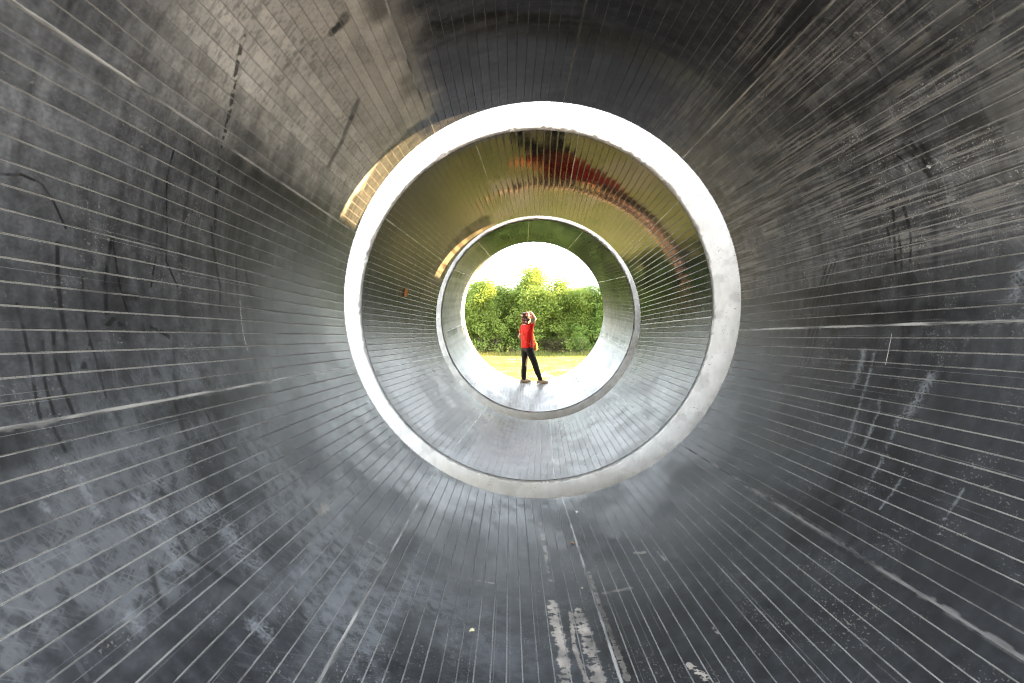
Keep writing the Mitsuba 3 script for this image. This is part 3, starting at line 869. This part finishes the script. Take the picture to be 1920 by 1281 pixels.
wav = lambda p: (meshkit.fbm(p * [9, 9, 5], 3, seed=2) - 0.5)


def cloth(man, length, rounds, amp):
    t = skin_of(man, length, rounds)
    t.vertices = t.vertices + t.vertex_normals * (wav(t.vertices) * amp)[:, None]
    return t


w0 = pelvis + .055 * UP
shirt = union(
    m3.Manifold.batch_hull([ball(w0 + .055 * LEFT - .09 * UP, .095), ball(w0 - .055 * LEFT - .09 * UP, .095), ball(chest + .068 * LEFT - .06 * UP, .090), ball(chest - .068 * LEFT - .06 * UP, .090)]),
    m3.Manifold.batch_hull([ball(chest + .068 * LEFT - .06 * UP, .090), ball(chest - .068 * LEFT - .06 * UP, .090), ball(sh_l, .050), ball(sh_r, .050), ball(neck - .02 * UP, .052)]),
    bone((sh_l, .053), (sh_l + .52 * (el_l - sh_l), .053)), bone((sh_r, .054), (sh_r + .40 * (el_r - sh_r), .056)))
shirt = shirt.trim_by_plane([0, 0, 1], float(w0[2] - .045)).trim_by_plane([0, 0, -1], -float(neck[2] + .012))


def shirt_tone(p, n, uv):
    return mix((0.55, 0.007, 0.006), (0.66, 0.012, 0.010), fbm(p.x * 12, p.y * 12, p.z * 6, 3))


scene['red_cloth'] = {'type': 'twosided', 'b': {'type': 'principled', 'base_color': mikit.proc(shirt_tone), 'roughness': 0.8, 'sheen': 0.4, 'specular': 0.25}}
scene[person + '__shirt'] = mikit.ply(cloth(shirt, 0.014, 6, 0.022), 'red_cloth', smooth=50)
# sleeve and neck hems
trousers = union(
    m3.Manifold.batch_hull([ball(hip_l + .02 * UP, .088), ball(hip_r + .02 * UP, .088), ball(w0 + .05 * LEFT, .080), ball(w0 - .05 * LEFT, .080)]),
    bone((hip_l, .088), (hip_l + .5 * (knee_l - hip_l), .074), (knee_l, .060), (knee_l + .5 * (ankle_l - knee_l), .062), (ankle_l + .0 * UP, .050)),
    bone((hip_r, .088), (hip_r + .5 * (knee_r - hip_r), .074), (knee_r, .060), (knee_r + .5 * (ankle_r - knee_r), .060), (ankle_r, .050)))
trousers = trousers.trim_by_plane([0, 0, -1], -float(w0[2] - .02)).trim_by_plane([0, 0, 1], float(min(ankle_l[2], ankle_r[2]) - .012))
scene['black_cloth'] = {'type': 'twosided', 'b': {'type': 'principled', 'base_color': {'type': 'rgb', 'value': [0.010, 0.010, 0.011]}, 'roughness': 0.75, 'sheen': 0.3, 'specular': 0.25}}
scene[person + '__trousers'] = mikit.ply(cloth(trousers, 0.014, 6, 0.026), 'black_cloth', smooth=50)

scene['tan_leather'] = {'type': 'twosided', 'b': {'type': 'principled', 'base_color': {'type': 'rgb', 'value': [0.40, 0.29, 0.19]}, 'roughness': 0.55}}
scene['sole_rubber'] = {'type': 'twosided', 'b': {'type': 'principled', 'base_color': {'type': 'rgb', 'value': [0.28, 0.20, 0.11]}, 'roughness': 0.7}}
for i, (ank, d, so) in enumerate(((ankle_l, toe_l, sole_l), (ankle_r, toe_r, sole_r))):
    key = person + '__shoe' + ('_001' if i else '')
    f = foot(ank, d, .225, so + .006)
    up = bone(*[(p, r + .006) for p, r in f]).trim_by_plane([0, 0, 1], float(so + .012))
    scoop = ball(f[0][0] + .06 * d + .055 * UP, .046)                     # the low-cut opening
    scene[key] = mikit.ply(skin_of(up - scoop, 0.009, 3), 'tan_leather', smooth=50)
    sd = np.cross(d, UP)
    outline = [f[0][0] - .034 * d, f[0][0] + .04 * d + .033 * sd, f[1][0] + .03 * d + .040 * sd, f[2][0] + .02 * d + .032 * sd, f[2][0] + .048 * d, f[2][0] + .02 * d - .032 * sd, f[1][0] + .03 * d - .038 * sd, f[0][0] + .04 * d - .033 * sd]
    sole = m3.Manifold.batch_hull([m3.Manifold.cylinder(.014, .010, .010, 12).translate([float(p[0]), float(p[1]), float(so + .001)]) for p in outline])
    me = sole.to_mesh()
    scene[key + '__sole'] = mikit.ply(trimesh.Trimesh(me.vert_properties[:, :3], me.tri_verts), 'sole_rubber', smooth=40)

# the sun hat: crown, turned-down brim and neck flap
hb = hd + .035 * head_up


def hat_grid(nr=14, na=40):
    a = np.arange(na) * 2 * np.pi / na
    prof = [(0.001, .095), (.045, .092), (.078, .076), (.092, .05), (.097, .02), (.099, .0), (.106, -.018), (.115, -.034), (.122, -.045)]
    rows = []
    back = 0.5 - 0.5 * np.cos(a)                     # 1 at the back of the head
    for i, (r, z) in enumerate(prof):
        flare = max(0, i - 5) / 3.0
        rr = r * (1 + 0.04 * np.sin(5 * a + i) * flare + 0.16 * flare * (1 - back))
        zz = z - flare * .055 * back ** 2 + flare * .02 * (1 - back)
        rows.append(hb + zz[:, None] * head_up + (rr * np.cos(a))[:, None] * face_dir + (rr * np.sin(a) * .95)[:, None] * LEFT)
    for q in (1, 2, 3):                              # the flap hangs from the back brim
        p = rows[8] + (back ** 3)[:, None] * (-.022 * q * UP + .016 * q * FACE)
        rows.append(p)
    return np.array(rows), na


rows, na = hat_grid()
n = len(rows)
i, j = np.meshgrid(np.arange(n - 1), np.arange(na), indexing='ij')
q = np.stack([i * na + j, i * na + (j + 1) % na, (i + 1) * na + (j + 1) % na, (i + 1) * na + j], -1).reshape(-1, 4)
hat_v = rows.reshape(-1, 3)
inner = hat_v - .003 * (hat_v - hd) / np.linalg.norm(hat_v - hd, axis=1, keepdims=True)
fo = tri(q)
k0 = (n - 1) * na
rim = tri(np.stack([k0 + np.arange(na), k0 + (np.arange(na) + 1) % na, len(hat_v) + k0 + (np.arange(na) + 1) % na, len(hat_v) + k0 + np.arange(na)], -1))
hat = trimesh.Trimesh(np.vstack([hat_v, inner]), np.vstack([fo, fo[:, ::-1] + len(hat_v), rim]), process=False)
hat_uv = np.stack([np.tile(np.arange(na) / na, n), np.repeat(np.arange(n) / n, na)], -1)


def hat_tone(p, n, uv):
    a = dr.select(dr.floor(p.x * 26 + p.y * 16) - 2 * dr.floor((p.x * 26 + p.y * 16) / 2) > 0.5, 1.0, 0.0)
    b = dr.select(dr.floor(p.z * 30) - 2 * dr.floor(p.z * 15) > 0.5, 1.0, 0.0)
    c = mix((0.15, 0.055, 0.06), (0.58, 0.48, 0.45), a * b)
    return mix(c, mi.Color3f(0.03, 0.010, 0.016), (1 - a) * (1 - b) * 0.8)


scene['checked_cloth'] = {'type': 'twosided', 'b': {'type': 'principled', 'base_color': mikit.proc(hat_tone), 'roughness': 0.85, 'specular': 0.2}}
scene[person + '__hat'] = mikit.ply(hat, 'checked_cloth', smooth=60)
labels[person + '__hat'] = {'label': 'dark red and white checked sun hat with a neck flap'}
scene['hair'] = {'type': 'principled', 'base_color': {'type': 'rgb', 'value': [0.012, 0.009, 0.008]}, 'roughness': 0.45}
hair = m3.Manifold.batch_hull([ball(hd - .035 * face_dir + .01 * head_up + .05 * LEFT, .050), ball(hd - .035 * face_dir + .01 * head_up - .05 * LEFT, .050), ball(neck - .045 * FACE + .02 * UP, .030)])
scene[person + '__hair'] = mikit.ply(skin_of(hair, 0.012, 4), 'hair', smooth=True)
scene['eye_white'] = {'type': 'principled', 'base_color': {'type': 'rgb', 'value': [0.6, 0.58, 0.55]}, 'roughness': 0.2}
for s in (1, -1):
    scene[person + '__eye' + ('_001' if s < 0 else '')] = mikit.ply(trimesh.creation.icosphere(2, .0125).apply_translation(hd + .018 * head_up + .083 * face_dir + .032 * s * LEFT), 'eye_white', smooth=True)

# orange bag on a strap across the body
bag = 'shoulder_bag'
labels[bag] = {'label': 'small orange bag hanging from a strap at the hip of the person', 'category': 'bag'}
bc = pelvis + .150 * FACE - .085 * LEFT + .045 * UP


def bag_tone(p, n, uv):
    return mix((0.62, 0.15, 0.02), (0.75, 0.24, 0.05), fbm(p.x * 20, p.y * 20, p.z * 20, 2))


scene['orange_cloth'] = {'type': 'twosided', 'b': {'type': 'principled', 'base_color': mikit.proc(bag_tone), 'roughness': 0.7}}
bm = m3.Manifold.batch_hull([ball(bc + a * .045 * (LEFT * .5 + FACE * .6) + b * .058 * UP + c * .012 * (FACE * .6 - LEFT * .6), .022) for a in (-1, 1) for b in (-1.1, 1) for c in (-1, 1)])
scene[bag + '__pouch'] = mikit.ply(skin_of(bm, 0.014, 5), 'orange_cloth', smooth=True)
path = [bc + .05 * UP - .02 * LEFT, chest + .118 * FACE - .05 * LEFT - .05 * UP, chest + .095 * FACE + .065 * LEFT + .07 * UP, sh_l - .055 * LEFT + .062 * UP, sh_l - .055 * LEFT + .02 * UP - .085 * FACE, chest - .118 * FACE + .04 * LEFT - .03 * UP, w0 - .122 * FACE - .06 * LEFT + .10 * UP, w0 - .175 * LEFT + .02 * UP, bc + .06 * UP - .03 * LEFT]
tt = np.linspace(0, len(path) - 1, 60)
sp = np.stack([np.interp(tt, range(len(path)), np.array(path)[:, c]) for c in range(3)], -1)
scene[bag + '__strap'] = mikit.ply(trimesh.Trimesh(*limb(sp, np.full(60, .006), 6), process=False), 'orange_cloth', smooth=True)

# a rusty bracket in the lining of the middle pipe
scene['rust'] = {'type': 'twosided', 'b': {'type': 'principled', 'base_color': {'type': 'rgb', 'value': [0.33, 0.13, 0.03]}, 'roughness': 0.8}}
bt, bs = math.radians(171.0), 1.12
a_, ax_, u_, w_, L_ = frame(1)
pts = [pipe_points(1, np.array(bt + t / R), np.array(R + r), np.array(bs + s)) for t in (-.045, .045) for r in (.004, -.03) for s in (-.006, .006)]
me = m3.Manifold.hull_points(np.array(pts)).to_mesh()
scene[pipe_keys[1] + '__bracket'] = mikit.ply(trimesh.Trimesh(me.vert_properties[:, :3], me.tri_verts), 'rust')
labels[pipe_keys[1] + '__bracket'] = {'label': 'small rusty bracket sticking out of the left wall'}

# loose bits lying on the floor of the nearest pipe
def bit(name, text, category, angle, s, size, material, seed):
    r = np.random.default_rng(seed)
    c = pipe_points(0, np.array(math.radians(angle)), np.array(R), np.array(s)) + [0, 0, size * 0.3]
    me = m3.Manifold.hull_points(c + r.normal(size=(14, 3)) * np.array([.5, .6, .28]) * size).to_mesh()
    key = numbered(name)
    scene[key] = mikit.ply(trimesh.Trimesh(me.vert_properties[:, :3], me.tri_verts), material, smooth=40)
    labels[key] = {'label': text, 'category': category}


scene['pale_stone'] = {'type': 'principled', 'base_color': {'type': 'rgb', 'value': [0.50, 0.44, 0.28]}, 'roughness': 0.8}
scene['white_chip'] = {'type': 'principled', 'base_color': {'type': 'rgb', 'value': [0.75, 0.76, 0.76]}, 'roughness': 0.6}
scene['brown_leaf'] = {'type': 'principled', 'base_color': {'type': 'rgb', 'value': [0.20, 0.11, 0.05]}, 'roughness': 0.8}
bit('pebble', 'small pale yellow pebble on the dark floor at bottom centre, left of the mud streaks', 'pebble', 254.7, 1.065, 0.009, 'pale_stone', 1)
bit('plastic_chip', 'tiny white plastic chip on the floor just below the big pale ring', 'chip', 278.3, 2.298, 0.01, 'white_chip', 2)
bit('plastic_chip', 'white fleck on the lower left floor beside the big pale ring', 'chip', 210.6, 2.511, 0.011, 'white_chip', 3)
bit('leaf_scrap', 'small brown leaf scrap on the floor right of the bottom mud streaks', 'leaf', 274.5, 1.888, 0.014, 'brown_leaf', 4)
bit('pebble', 'little greyish pebble on the bottom floor near the right mud streak', 'pebble', 274.0, 1.434, 0.006, 'pale_stone', 5)
